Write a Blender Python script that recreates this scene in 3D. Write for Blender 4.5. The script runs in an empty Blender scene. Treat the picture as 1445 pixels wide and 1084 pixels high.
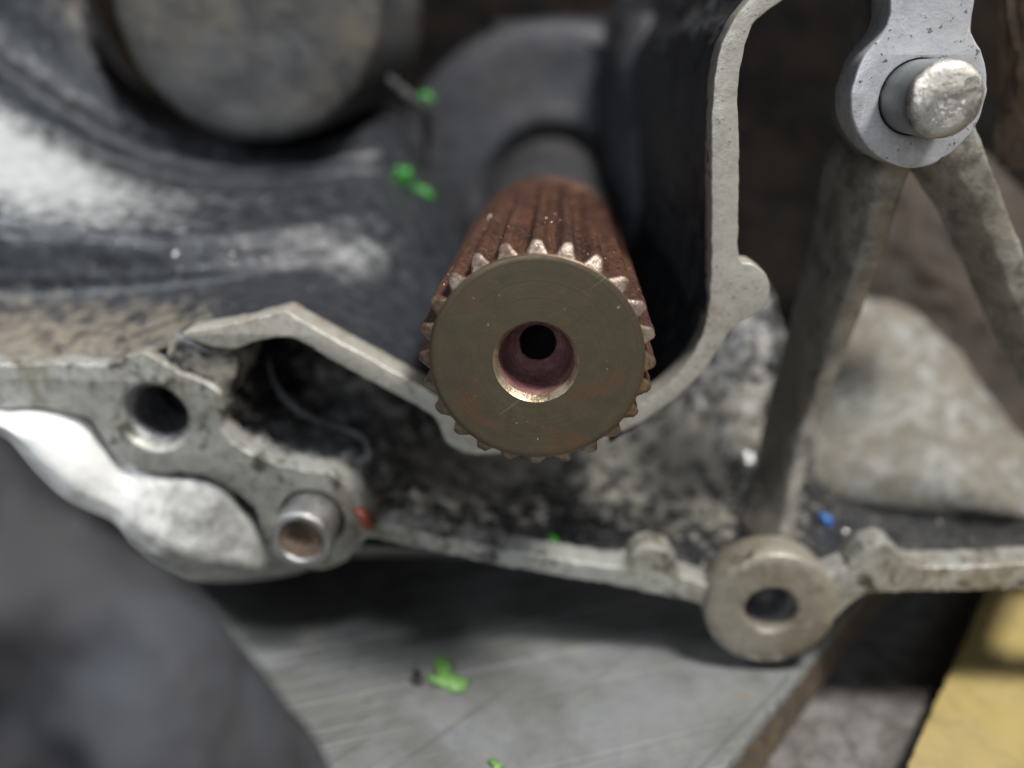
import bpy, bmesh, math, random
from mathutils import Vector, Matrix, noise

random.seed(7)
S = 0.0012                      # one building unit (u) = 1.2 mm
W_PX, H_PX, F_PX = 1445.0, 1084.0, 1130.0
YAW, PITCH = math.radians(3.4), math.radians(21.6)
Z_PLATE = -64.0                 # plate top, in u below the camera

sc = bpy.context.scene
COL = sc.collection

# ------------------------------------------------------------------ camera
cam_d = bpy.data.cameras.new('camera')
cam = bpy.data.objects.new('camera', cam_d); COL.objects.link(cam)
cam.location = (0, 0, -Z_PLATE*S)
cam.rotation_euler = (math.pi/2 - PITCH, 0, YAW)
cam_d.sensor_width = 36.0
cam_d.lens = F_PX/W_PX*36.0
cam_d.clip_start = 0.001; cam_d.clip_end = 10
cam_d.dof.use_dof = True
cam_d.dof.focus_distance = 68.2*S
cam_d.dof.aperture_fstop = 8.0
sc.camera = cam

# ------------------------------------------------------------------ light
world = bpy.data.worlds.new('World'); sc.world = world; world.use_nodes = True
bg = world.node_tree.nodes['Background']
bg.inputs[0].default_value = (0.75, 0.82, 1.0, 1); bg.inputs[1].default_value = 0.085

def area(name, loc, target, size, power, color, size_y=None):
    l = bpy.data.lights.new(name, 'AREA'); l.energy = power; l.color = color
    l.shape = 'RECTANGLE'; l.size = size*S; l.size_y = (size_y or size)*S
    o = bpy.data.objects.new(name, l); COL.objects.link(o)
    a = Vector(loc)*S + Vector((0, 0, -Z_PLATE*S)); b = Vector(target)*S + Vector((0, 0, -Z_PLATE*S))
    o.location = a; o.rotation_euler = (b-a).to_track_quat('-Z', 'Y').to_euler()
    return o
area('ceiling_lamp', (105, -5, 240), (5, 85, -20), 60, 2.6, (1.0, 0.97, 0.94), 55)
wl = area('work_lamp', (-120, 25, 75), (-62, 86, -34), 34, 0.031, (0.90, 0.95, 1.0), 26)
wl.data.spread = math.radians(60)
area('front_fill', (-40, -330, 90), (0, 90, -30), 160, 0.75, (0.84, 0.91, 1.0), 120)  # added frontal fill, no known lamp; lifts the pocket and underside

sc.view_settings.view_transform = 'Standard'
sc.view_settings.look = 'None'
sc.view_settings.exposure = 0.0
sc.view_settings.gamma = 1.0

# ------------------------------------------------------------------ geometry helpers
_cy, _sy, _cp, _sp = math.cos(YAW), math.sin(YAW), math.cos(PITCH), math.sin(PITCH)
RIGHT = Vector((_cy, _sy, 0)); FWD = Vector((-_sy*_cp, _cy*_cp, -_sp)); UP = Vector((-_sy*_sp, _cy*_sp, _cp))
def ray(x, y):
    return FWD + RIGHT*((x-W_PX/2)/F_PX) + UP*((H_PX/2-y)/F_PX)
def P(x, y, Y):                 # point of the place at depth Y (u)
    d = ray(x, y); return d*(Y/d.y)
def PZ(x, y, Z):                # point on a level surface
    d = ray(x, y); return d*(Z/d.z)
def rad(x, y, Y, r):            # a radius in pixels as u
    return (P(x+r, y, Y)-P(x, y, Y)).length
def world_pt(v): return Vector((v[0]*S, v[1]*S, (v[2]-Z_PLATE)*S))

def thing(name, label, cat, base, group=None, kind=None):
    o = bpy.data.objects.new(name, None); COL.objects.link(o)
    o.location = world_pt(base); o.empty_display_size = 0.005
    o['label'] = label; o['category'] = cat
    if group: o['group'] = group
    if kind: o['kind'] = kind
    return o
def tag(o, label, cat, group=None, kind=None):
    o['label'] = label; o['category'] = cat
    if group: o['group'] = group
    if kind: o['kind'] = kind
    return o

def make(name, verts, faces, mats, parent=None, smooth=True, mats_idx=None, mask=None, recalc=False):
    org = Vector((0, 0, 0))
    if parent is None:
        for v in verts: org += Vector(v)
        org /= len(verts)
    me = bpy.data.meshes.new(name)
    me.from_pydata([(v[0]*S-org[0]*S, v[1]*S-org[1]*S, (v[2]-Z_PLATE)*S-(org[2]-Z_PLATE)*S if parent is None else (v[2]-Z_PLATE)*S) for v in verts], [], faces)
    if not isinstance(mats, (list, tuple)): mats = [mats]
    for m in mats: me.materials.append(m)
    if mats_idx: me.polygons.foreach_set('material_index', mats_idx)
    me.polygons.foreach_set('use_smooth', [smooth]*len(me.polygons))
    if mask is not None:
        a = me.attributes.new('mask', 'FLOAT', 'POINT'); a.data.foreach_set('value', mask)
    if recalc:
        b = bmesh.new(); b.from_mesh(me); bmesh.ops.recalc_face_normals(b, faces=b.faces); b.to_mesh(me); b.free()
    me.update()
    o = bpy.data.objects.new(name, me); COL.objects.link(o)
    if parent is not None:
        o.parent = parent
        p, off = parent, Vector((0, 0, 0))
        while p is not None: off += p.location; p = p.parent
        root = parent
        while root.parent is not None: root = root.parent
        if parent is root:
            o.matrix_parent_inverse = Matrix.Translation(-root.location)
    else:
        o.location = world_pt(org)
    return o

def cr(p0, p1, p2, p3, t):
    return 0.5*((2*p1) + (p2-p0)*t + (2*p0-5*p1+4*p2-p3)*t*t + (3*p1-p0-3*p2+p3)*t*t*t)
def curve(pts, n, closed=False):
    pts = [Vector(p) for p in pts]; m = len(pts); out = []
    for i in range(n):
        s = i/n*m if closed else i/(n-1)*(m-1)
        k = int(math.floor(s)); t = s-k
        if not closed and k >= m-1: k = m-2; t = 1.0
        g = (lambda j: pts[j % m]) if closed else (lambda j: pts[max(0, min(m-1, j))])
        if closed: out.append(cr(g(k-1), g(k), g(k+1), g(k+2), t))
        else:
            a = g(k-1) if k > 0 else g(k)*2-g(k+1)
            b = g(k+2) if k+2 < m else g(k+1)*2-g(k)
            out.append(cr(a, g(k), g(k+1), b, t))
    return out
def fbm(p, scale, octv=4):
    return noise.fractal(Vector(p)*scale, 1.0, 2.0, octv)

def loft(name, rows, nu, nv, mat, parent, disp=0.3, dscale=0.25, masks=None, world=False, octv=4, pale_lit=None):
    """A cast wall: rows of (px, py, depth) joined into a smooth surface with an uneven skin."""
    W = [[Vector(p) if world else P(*p) for p in r] for r in rows]
    R = [curve(r, nu) for r in W]
    grid = [[None]*nu for _ in range(nv)]
    for i in range(nu):
        c = curve([R[k][i] for k in range(len(R))], nv)
        for j in range(nv): grid[j][i] = c[j]
    verts = []
    for j in range(nv):
        for i in range(nu):
            p = grid[j][i]
            a = grid[j][min(nu-1, i+1)]-grid[j][max(0, i-1)]; b = grid[min(nv-1, j+1)][i]-grid[max(0, j-1)][i]
            n = a.cross(b); n = n.normalized() if n.length > 1e-9 else Vector((0, -1, 0))
            if n.y > 0: n = -n
            verts.append(p + n*disp*fbm(p, dscale, octv))
    faces = [(j*nu+i, j*nu+i+1, (j+1)*nu+i+1, (j+1)*nu+i) for j in range(nv-1) for i in range(nu-1)]
    def field(masks):
        mk = []
        MR = [[v[0] for v in curve([(m, 0, 0) for m in (row if isinstance(row, (list, tuple)) else [row]*len(rows[0]))], nu)] for row in masks]
        cols = [[v[0] for v in curve([(MR[k][i], 0, 0) for k in range(len(MR))], nv)] for i in range(nu)]
        for j in range(nv):
            for i in range(nu): mk.append(max(0.0, min(1.5, cols[i][j])))
        return mk
    o = make(name, verts, faces, mat, parent, True, None, field(masks) if masks else None)
    if pale_lit:
        a = o.data.attributes.new('pale_lit', 'FLOAT', 'POINT'); a.data.foreach_set('value', field(pale_lit))
    return o

def outline_mesh(name, outline, holes, Y, depth, bevel, mat, parent, jit=0.08, step=0.38, smooth_pts=True):
    """A machined face: outline in the plane at depth Y, real holes, rounded edge, thickness behind it.
    holes: list of (centre x, z, radius) in u."""
    def res(pts2):
        out = []
        m = len(pts2)
        for i in range(m):
            a, b = pts2[i], pts2[(i+1) % m]
            n = max(1, int((b-a).length/step))
            for k in range(n):
                s0, s1, s2, s3 = pts2[i-1], a, b, pts2[(i+2) % m]
                out.append(cr(s0, s1, s2, s3, k/n) if smooth_pts else a.lerp(b, k/n))
        return out
    pts = [Vector((P(x, y, Y).x, P(x, y, Y).z, 0)) for x, y in outline]
    pts = res(pts)
    pts = [p + Vector((noise.noise(p*0.9), noise.noise(p*0.9+Vector((31, 7, 3))), 0))*jit + Vector((noise.noise(p*3.1), noise.noise(p*3.1+Vector((3, 17, 3))), 0))*jit*0.45 for p in pts]
    cu = bpy.data.curves.new('tmp', 'CURVE'); cu.dimensions = '2D'; cu.fill_mode = 'BOTH'
    def spl(ps):
        s = cu.splines.new('POLY'); s.points.add(len(ps)-1)
        for q, p in zip(s.points, ps): q.co = (p.x, p.y, 0, 1)
        s.use_cyclic_u = True
    spl(pts)
    for hx, hz, hr in holes:
        spl([Vector((hx+hr*math.cos(a*math.tau/40), hz+hr*math.sin(a*math.tau/40), 0)) for a in range(40)])
    cu.extrude = depth/2; cu.bevel_depth = bevel; cu.bevel_resolution = 2; cu.offset = -bevel
    o = bpy.data.objects.new('tmp', cu); COL.objects.link(o)
    dg = bpy.context.evaluated_depsgraph_get()
    me = bpy.data.meshes.new_from_object(o.evaluated_get(dg))
    bpy.data.objects.remove(o)
    verts = [(v.co.x, Y+depth/2+bevel-v.co.z, v.co.y) for v in me.vertices]
    faces = [tuple(p.vertices) for p in me.polygons]
    bpy.data.meshes.remove(me)
    ob = make(name, verts, faces, mat, parent, True, recalc=True)
    b = bmesh.new(); b.from_mesh(ob.data); bmesh.ops.remove_doubles(b, verts=b.verts, dist=0.002*S)
    bmesh.ops.recalc_face_normals(b, faces=b.faces)
    for e in b.edges:
        if len(e.link_faces) == 2 and e.calc_face_angle() > math.radians(35): e.smooth = False
    b.to_mesh(ob.data); b.free()
    return ob

def lathe(name, cx, cz, prof, mat, parent, seg=64, wob=0.0, wscale=0.5, mats_idx_of=None, phase=0.0):
    """Turned shape about an axis along Y. prof: list of (radius, depth)."""
    verts, faces, mi = [], [], []
    for (r, y) in prof:
        for k in range(seg):
            a = k*math.tau/seg + phase
            p = Vector((cx+r*math.cos(a), y, cz+r*math.sin(a)))
            if wob:
                f = fbm(p, wscale); p = Vector((cx+(r+wob*f)*math.cos(a), y+wob*0.6*fbm(p+Vector((9, 9, 9)), wscale), cz+(r+wob*f)*math.sin(a)))
            verts.append(p)
    for j in range(len(prof)-1):
        for k in range(seg):
            faces.append((j*seg+k, j*seg+(k+1) % seg, (j+1)*seg+(k+1) % seg, (j+1)*seg+k))
            if mats_idx_of: mi.append(mats_idx_of(j))
    return make(name, verts, faces, mat, parent, True, mi or None)

def sweep(name, path, widths, prof, mat, parent, n=60, disp=0.15, dscale=0.4, world=False):
    """A rib: path of (px,py,depth); prof of (across in half widths, back in u)."""
    W = curve([Vector(p) if world else P(*p) for p in path], n)
    ws = [v[0] for v in curve([(w, 0, 0) for w in widths], n)]
    verts, faces = [], []
    m = len(prof)
    for i, p in enumerate(W):
        t = (W[min(n-1, i+1)]-W[max(0, i-1)]); t.y = 0; t.normalize()
        s = Vector((-t.z, 0, t.x))
        for a, b in prof:
            q = p + s*(a*ws[i]) + Vector((0, b, 0))
            verts.append(q + Vector((fbm(q, dscale), fbm(q+Vector((5, 5, 5)), dscale), fbm(q+Vector((9, 2, 5)), dscale)))*disp)
    for i in range(n-1):
        for k in range(m-1):
            faces.append((i*m+k, i*m+k+1, (i+1)*m+k+1, (i+1)*m+k))
    return make(name, verts, faces, mat, parent, True)

def tube(name, path, r, mat, parent, n=40, seg=8, world=False, disp=0.0):
    W = curve([Vector(p) if world else P(*p) for p in path], n)
    verts, faces = [], []
    for i, p in enumerate(W):
        t = (W[min(n-1, i+1)]-W[max(0, i-1)]).normalized()
        a = t.cross(Vector((0.3, 1, 0.2))).normalized(); b = t.cross(a)
        rr = r*(1+0.35*noise.noise(p*0.8)) * min(1, 0.35+3*min(i, n-1-i)/n)
        for k in range(seg):
            c = k*math.tau/seg
            verts.append(p+(a*math.cos(c)+b*math.sin(c))*rr)
    for i in range(n-1):
        for k in range(seg):
            faces.append((i*seg+k, i*seg+(k+1) % seg, (i+1)*seg+(k+1) % seg, (i+1)*seg+k))
    return make(name, verts, faces, mat, parent, True)

# ------------------------------------------------------------------ materials
class NT:
    def __init__(s, name):
        s.m = bpy.data.materials.new(name); s.m.use_nodes = True
        s.t = s.m.node_tree; s.t.nodes.clear()
        s.out = s.n('ShaderNodeOutputMaterial'); s.b = s.n('ShaderNodeBsdfPrincipled')
        s.l(s.b.outputs[0], s.out.inputs[0])
        tc = s.n('ShaderNodeTexCoord'); mp = s.n('ShaderNodeMapping')
        mp.inputs['Scale'].default_value = (1/S, 1/S, 1/S)
        s.l(tc.outputs['Object'], mp.inputs[0]); s.co = mp.outputs[0]
    def n(s, t): return s.t.nodes.new(t)
    def l(s, a, b): s.t.links.new(a, b)
    def noise(s, scale, detail=5, rough=0.6, dist=0.0, stretch=None, off=0.0):
        x = s.n('ShaderNodeTexNoise'); x.inputs['Scale'].default_value = scale
        x.inputs['Detail'].default_value = detail; x.inputs['Roughness'].default_value = rough
        x.inputs['Distortion'].default_value = dist
        mp = s.n('ShaderNodeMapping'); mp.inputs['Location'].default_value = (off, off*1.7, -off)
        mp.inputs['Scale'].default_value = stretch or (1, 1, 1)
        if stretch and len(stretch) > 3: pass
        s.l(s.co, mp.inputs[0]); s.l(mp.outputs[0], x.inputs[0])
        return x.outputs['Fac']
    def streak(s, rot, scale, detail=2):
        a = s.n('ShaderNodeMapping'); a.inputs['Rotation'].default_value = rot; s.l(s.co, a.inputs[0])
        b = s.n('ShaderNodeMapping'); b.inputs['Scale'].default_value = scale; s.l(a.outputs[0], b.inputs[0])
        x = s.n('ShaderNodeTexNoise'); x.inputs['Scale'].default_value = 1.0; x.inputs['Detail'].default_value = detail
        s.l(b.outputs[0], x.inputs[0]); return x.outputs['Fac']
    def ramp(s, fac, a, b, lo=0.0, hi=1.0):
        x = s.n('ShaderNodeMapRange'); x.interpolation_type = 'SMOOTHSTEP'
        for k, v in zip(('From Min', 'From Max', 'To Min', 'To Max'), (a, b, lo, hi)): x.inputs[k].default_value = v
        s.l(fac, x.inputs[0]); return x.outputs[0]
    def mix(s, fac, a, b):
        x = s.n('ShaderNodeMix'); x.data_type = 'RGBA'
        def put(v, k):
            if isinstance(v, tuple): x.inputs[k].default_value = (*v, 1)
            else: s.l(v, x.inputs[k])
        if isinstance(fac, float): x.inputs[0].default_value = fac
        else: s.l(fac, x.inputs[0])
        put(a, 6); put(b, 7); return x.outputs[2]
    def math(s, op, a, b=None):
        x = s.n('ShaderNodeMath'); x.operation = op
        for k, v in enumerate((a, b)):
            if v is None: continue
            if isinstance(v, (int, float)): x.inputs[k].default_value = v
            else: s.l(v, x.inputs[k])
        return x.outputs[0]
    def attr(s, name):
        x = s.n('ShaderNodeAttribute'); x.attribute_name = name; return x.outputs['Fac']
    def bump(s, h, strength, dist):
        x = s.n('ShaderNodeBump'); x.inputs['Strength'].default_value = strength; x.inputs['Distance'].default_value = dist*S
        s.l(h, x.inputs['Height'])
        if s.b.inputs['Normal'].is_linked:
            s.l(s.b.inputs['Normal'].links[0].from_socket, x.inputs['Normal'])
        s.l(x.outputs[0], s.b.inputs['Normal'])
    def done(s, color, rough, metal=0.0, spec=0.5, coat=0.0):
        for v, k in ((color, 'Base Color'), (rough, 'Roughness'), (metal, 'Metallic'), (spec, 'Specular IOR Level'), (coat, 'Coat Weight')):
            i = s.b.inputs[k]
            if isinstance(v, tuple): i.default_value = (*v, 1)
            elif isinstance(v, (int, float)): i.default_value = v
            else: s.l(v, i)
        return s.m

def m_rim(name, base=(0.50, 0.49, 0.45), dirt=(0.16, 0.13, 0.095), amount=0.5, black=0.3, off=0.0, pits=0.6):
    t = NT(name)
    n1 = t.noise(0.13, 6, 0.65, 0.6, off=off); n2 = t.noise(0.55, 7, 0.72, 0.4, off=off+5); n3 = t.noise(1.9, 4, 0.6, off=off+9); n4 = t.noise(4.5, 3, 0.6, off=off+2)
    c = t.mix(t.ramp(n2, 0.35, 0.65), base, tuple(x*0.72 for x in base))
    st = t.math('ADD', t.math('MULTIPLY', n1, 0.6), t.math('MULTIPLY', n2, 0.4))
    c = t.mix(t.ramp(st, 0.58-0.14*amount, 0.70-0.14*amount, 0, 0.8), c, dirt)
    st2 = t.math('ADD', t.math('MULTIPLY', t.noise(0.2, 5, 0.6, 0.5, off=off+21), 0.5), t.math('MULTIPLY', n2, 0.5))
    c = t.mix(t.ramp(st2, 0.62-0.12*black, 0.70-0.12*black, 0, 0.9), c, (0.035, 0.033, 0.03))
    c = t.mix(t.ramp(n3, 0.62, 0.69, 0, pits), c, (0.06, 0.05, 0.045))
    s1 = t.streak((0, 0.5+off, 0), (0.12, 1, 3.5)); s2 = t.streak((0, -0.9+off, 0), (0.2, 1, 6))
    c = t.mix(t.ramp(s1, 0.68, 0.74, 0, 0.5), c, tuple(min(0.8, x*1.4) for x in base))
    c = t.mix(t.ramp(s2, 0.31, 0.26, 0, 0.5), c, tuple(x*0.45 for x in base))
    t.bump(n4, 0.2, 0.06); t.bump(n3, 0.25, 0.12); t.bump(n2, 0.25, 0.2)
    return t.done(c, t.ramp(n2, 0.3, 0.7, 0.34, 0.58), 0.35)

def m_black(name, base=(0.022, 0.024, 0.028), dust=(0.17, 0.14, 0.10), pale=(0.30, 0.29, 0.27), wet=0.3, dustamt=0.5, pal=0.25, off=0.0, use_mask=True, bumpd=0.5, metal=0.0, pale_lit=None, crisp=0.0, coat=0.0):
    """Oily black cast metal; the mask attribute says where dry dust has settled."""
    t = NT(name)
    n1 = t.noise(0.11, 6, 0.62, 0.5, off=off); n2 = t.noise(0.55, 7, 0.7, 0.2, off=off+3); n3 = t.noise(2.2, 4, 0.65, off=off+8)
    c = t.mix(t.ramp(n2, 0.3, 0.75), base, tuple(x*2.2 for x in base))
    if use_mask:
        mk = t.attr('mask')
        d = t.ramp(t.math('ADD', mk, t.math('MULTIPLY', t.math('SUBTRACT', n2, 0.5), 1.5+1.6*crisp)), 0.35+0.12*crisp, 0.85-0.15*crisp, 0, dustamt)
    else:
        d = t.ramp(n1, 0.5, 0.7, 0, dustamt)
    c = t.mix(d, c, dust)
    if pale_lit:  # pale areas: whitish crust plus painted highlights and lit zones
        bk = t.ramp(t.math('ADD', t.attr('pale_lit'), t.math('MULTIPLY', t.math('SUBTRACT', n2, 0.5), 1.2)), 0.3, 0.95, 0, 0.95)
        c = t.mix(bk, c, pale_lit)
    c = t.mix(t.ramp(n3, 0.60, 0.72, 0, pal), c, pale)
    t.bump(n3, 0.4, 0.3*bumpd); t.bump(n2, 0.45, 0.9*bumpd)
    r = t.ramp(n2, 0.3, 0.7, wet, wet+0.3)
    return t.done(c, t.math('ADD', r, t.math('MULTIPLY', d, 0.35)), metal, 0.5, coat)

def m_mottle(name, cols, scale=0.5, rough=(0.3, 0.7), metal=0.0, off=0.0, lo=0.38, hi=0.62, bumpd=1.0, spec=0.5):
    t = NT(name)
    n0 = t.noise(scale*0.3, 5, 0.6, 0.4, off=off); n1 = t.noise(scale, 8, 0.72, 0.3, off=off+3); n2 = t.noise(scale*3.5, 5, 0.7, 0, off=off+7)
    c = t.mix(t.ramp(n0, 0.38, 0.62), cols[0], cols[1])
    c = t.mix(t.ramp(n1, lo, hi), cols[2], c)
    c = t.mix(t.ramp(n2, 0.58, 0.72, 0, 0.6), c, cols[3])
    t.bump(n2, 0.4, 0.35*bumpd); t.bump(n1, 0.6, 1.2*bumpd)
    return t.done(c, t.ramp(n1, lo, hi, rough[0], rough[1]), metal, spec)

M_RIM = m_rim('pale_machined_aluminium', base=(0.42, 0.40, 0.35), dirt=(0.26, 0.20, 0.14), amount=0.5, black=0.25)
M_RIM2 = m_rim('dirty_machined_aluminium', base=(0.37, 0.37, 0.34), dirt=(0.20, 0.175, 0.13), amount=0.7, black=0.75, off=13)
M_BOSS = m_rim('bright_boss_aluminium', base=(0.48, 0.485, 0.50), dirt=(0.30, 0.29, 0.27), amount=0.3, black=0.05, off=23, pits=0.85)
M_BRBOSS = m_rim('brown_boss_aluminium', base=(0.30, 0.275, 0.225), dirt=(0.19, 0.16, 0.115), amount=0.7, black=0.35, off=37)
M_STEP = m_black('oily_cast_wall', base=(0.017, 0.0185, 0.0215), off=3, wet=0.30, dustamt=0.75, dust=(0.20, 0.17, 0.125), pal=0.10, metal=0.15, pale_lit=(0.40, 0.41, 0.405), bumpd=0.3)
M_HOUSE = m_black('matte_black_housing', base=(0.028, 0.029, 0.033), off=17, wet=0.42, metal=0.2, use_mask=False, dustamt=0.1, pal=0.06, bumpd=0.5)
M_WALL = m_black('black_side_wall', base=(0.024, 0.026, 0.03), off=29, wet=0.30, metal=0.35, use_mask=False, dustamt=0.15, pal=0.12)
M_CAP = m_mottle('grey_cap_metal', [(0.078, 0.079, 0.081), (0.10, 0.09, 0.068), (0.036, 0.037, 0.039), (0.11, 0.105, 0.095)], 0.16, (0.5, 0.7), 0.1, 5, 0.32, 0.66, 1.0, 0.3)
M_FLOOR = m_mottle('grimy_pocket_floor', [(0.30, 0.27, 0.22), (0.20, 0.18, 0.15), (0.018, 0.018, 0.019), (0.36, 0.34, 0.31)], 0.34, (0.25, 0.75), 0.0, 11, 0.44, 0.56, 1.6)
M_WET = m_mottle('wet_dark_casting', [(0.05, 0.052, 0.056), (0.10, 0.095, 0.085), (0.015, 0.016, 0.018), (0.2, 0.2, 0.2)], 0.5, (0.22, 0.5), 0.0, 41, 0.4, 0.62, 1.5)
M_DOME = m_mottle('pale_sand_casting', [(0.29, 0.29, 0.27), (0.19, 0.165, 0.12), (0.15, 0.14, 0.115), (0.34, 0.34, 0.33)], 0.55, (0.45, 0.65), 0.15, 19, 0.40, 0.58, 0.8)
M_RIB = m_mottle('dusty_rib_metal', [(0.25, 0.24, 0.21), (0.21, 0.18, 0.135), (0.12, 0.11, 0.095), (0.30, 0.29, 0.265)], 0.35, (0.35, 0.6), 0.2, 51, 0.36, 0.6, 0.35)
M_RIB2 = m_mottle('grey_rib_metal', [(0.26, 0.255, 0.235), (0.21, 0.19, 0.155), (0.11, 0.10, 0.085), (0.33, 0.33, 0.31)], 0.45, (0.45, 0.7), 0.15, 57, 0.38, 0.58, 0.5)
M_DKBROWN = m_mottle('dark_brown_casting', [(0.06, 0.047, 0.036), (0.045, 0.032, 0.023), (0.02, 0.015, 0.012), (0.085, 0.07, 0.055)], 0.22, (0.5, 0.75), 0.05, 63, 0.36, 0.62, 0.8, 0.3)
M_DARK = m_mottle('painted_depth_shade', [(0.010, 0.008, 0.007), (0.020, 0.014, 0.010), (0.004, 0.004, 0.004), (0.026, 0.019, 0.014)], 0.14, (0.6, 0.9), 0.0, 61, 0.4, 0.6, 1.0, 0.08)  # shade of the unlit depth put into the colour
M_BROWN = m_mottle('brown_dusty_wall', [(0.34, 0.25, 0.18), (0.28, 0.20, 0.14), (0.16, 0.11, 0.085), (0.4, 0.32, 0.25)], 0.25, (0.55, 0.8), 0.0, 71, 0.36, 0.6)
M_SKIRT = m_black('pale_outer_casting', base=(0.19, 0.19, 0.18), dust=(0.3, 0.27, 0.2), pale=(0.36, 0.36, 0.34), off=81, wet=0.5, dustamt=0.2, pal=0.12, metal=0.0, pale_lit=(0.56, 0.56, 0.54), bumpd=0.12)

def m_plate():
    t = NT('scratched_steel_plate')
    n1 = t.noise(0.08, 6, 0.6, 0.5); n2 = t.noise(0.5, 6, 0.7, off=4)
    s1 = t.noise(0.35, 3, 0.5, 0.1, stretch=(6, 0.25, 1), off=2)
    # long scratches across the plate, turned with the plate's edge
    nx = t.streak((0, 0, math.radians(-48)), (0.012, 0.8, 1), 2); ny = t.streak((0, 0, math.radians(-20)), (0.015, 3.0, 1), 1)
    sc1 = t.ramp(ny, 0.62, 0.70)
    c = t.mix(t.ramp(n1, 0.35, 0.65), (0.25, 0.26, 0.26), (0.175, 0.18, 0.165))
    c = t.mix(t.ramp(n2, 0.58, 0.72, 0, 0.7), c, (0.21, 0.165, 0.085))
    c = t.mix(t.ramp(n2, 0.36, 0.26, 0, 0.6), c, (0.08, 0.08, 0.085))
    c = t.mix(t.ramp(nx, 0.40, 0.30, 0, 0.45), c, (0.10, 0.10, 0.10))
    c = t.mix(t.math('MULTIPLY', sc1, 0.5), c, (0.45, 0.45, 0.46))
    t.bump(nx, 0.1, 0.2); t.bump(n2, 0.15, 0.3)
    return t.done(c, t.ramp(n2, 0.3, 0.7, 0.34, 0.52), 0.45)
M_PLATE = m_plate()
M_EDGE = m_mottle('rusty_plate_edge', [(0.20, 0.14, 0.08), (0.16, 0.12, 0.08), (0.10, 0.08, 0.06), (0.3, 0.26, 0.2)], 0.4, (0.5, 0.7), 0.2, 5)
M_BENCH = m_mottle('speckled_dark_bench', [(0.19, 0.18, 0.17), (0.16, 0.15, 0.14), (0.09, 0.082, 0.075), (0.36, 0.33, 0.25)], 0.35, (0.45, 0.7), 0.0, 9)
M_YEL = m_mottle('worn_yellow_paint', [(0.34, 0.26, 0.09), (0.32, 0.25, 0.105), (0.24, 0.185, 0.08), (0.38, 0.31, 0.16)], 0.15, (0.45, 0.6), 0.0, 15, 0.3, 0.6, 0.3)
M_RUBBER = m_mottle('dark_soft_rubber', [(0.036, 0.041, 0.051), (0.034, 0.030, 0.033), (0.019, 0.019, 0.022), (0.042, 0.044, 0.052)], 0.2, (0.5, 0.65), 0.0, 3)

def m_rust():
    t = NT('rusty_spline_steel')
    n1 = t.noise(0.5, 6, 0.65, 0.3, stretch=(1, 0.22, 1)); n2 = t.noise(2.0, 6, 0.7, stretch=(1, 0.5, 1), off=4); n3 = t.noise(6, 3, 0.6, off=2)
    c = t.mix(t.ramp(n1, 0.35, 0.65), (0.040, 0.0175, 0.011), (0.075, 0.032, 0.018))
    c = t.mix(t.ramp(n2, 0.54, 0.72, 0, 0.75), c, (0.125, 0.065, 0.035))
    c = t.mix(t.ramp(n2, 0.46, 0.30, 0, 0.85), c, (0.016, 0.010, 0.009))
    c = t.mix(t.ramp(n3, 0.66, 0.76, 0, 0.6), c, (0.26, 0.17, 0.11))
    t.bump(n3, 0.5, 0.12); t.bump(n2, 0.5, 0.25)
    return t.done(c, t.ramp(n2, 0.3, 0.7, 0.36, 0.6), 0.15)
M_RUST = m_rust()
def m_tip(name='worn_lit_tooth_end', dark=(0.11, 0.065, 0.045), lite=(0.25, 0.205, 0.17)):
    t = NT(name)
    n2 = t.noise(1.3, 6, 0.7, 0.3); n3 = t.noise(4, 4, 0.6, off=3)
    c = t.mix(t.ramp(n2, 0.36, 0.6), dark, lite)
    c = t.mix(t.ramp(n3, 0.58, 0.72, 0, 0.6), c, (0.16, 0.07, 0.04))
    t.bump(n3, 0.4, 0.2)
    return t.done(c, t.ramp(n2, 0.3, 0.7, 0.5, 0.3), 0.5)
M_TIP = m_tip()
M_TIP2 = m_tip('brown_shaded_tooth_end', (0.075, 0.045, 0.025), (0.17, 0.125, 0.085))
_f = P(757, 509, 63.0); FACE_C = (_f.x, _f.z - Z_PLATE)
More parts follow.
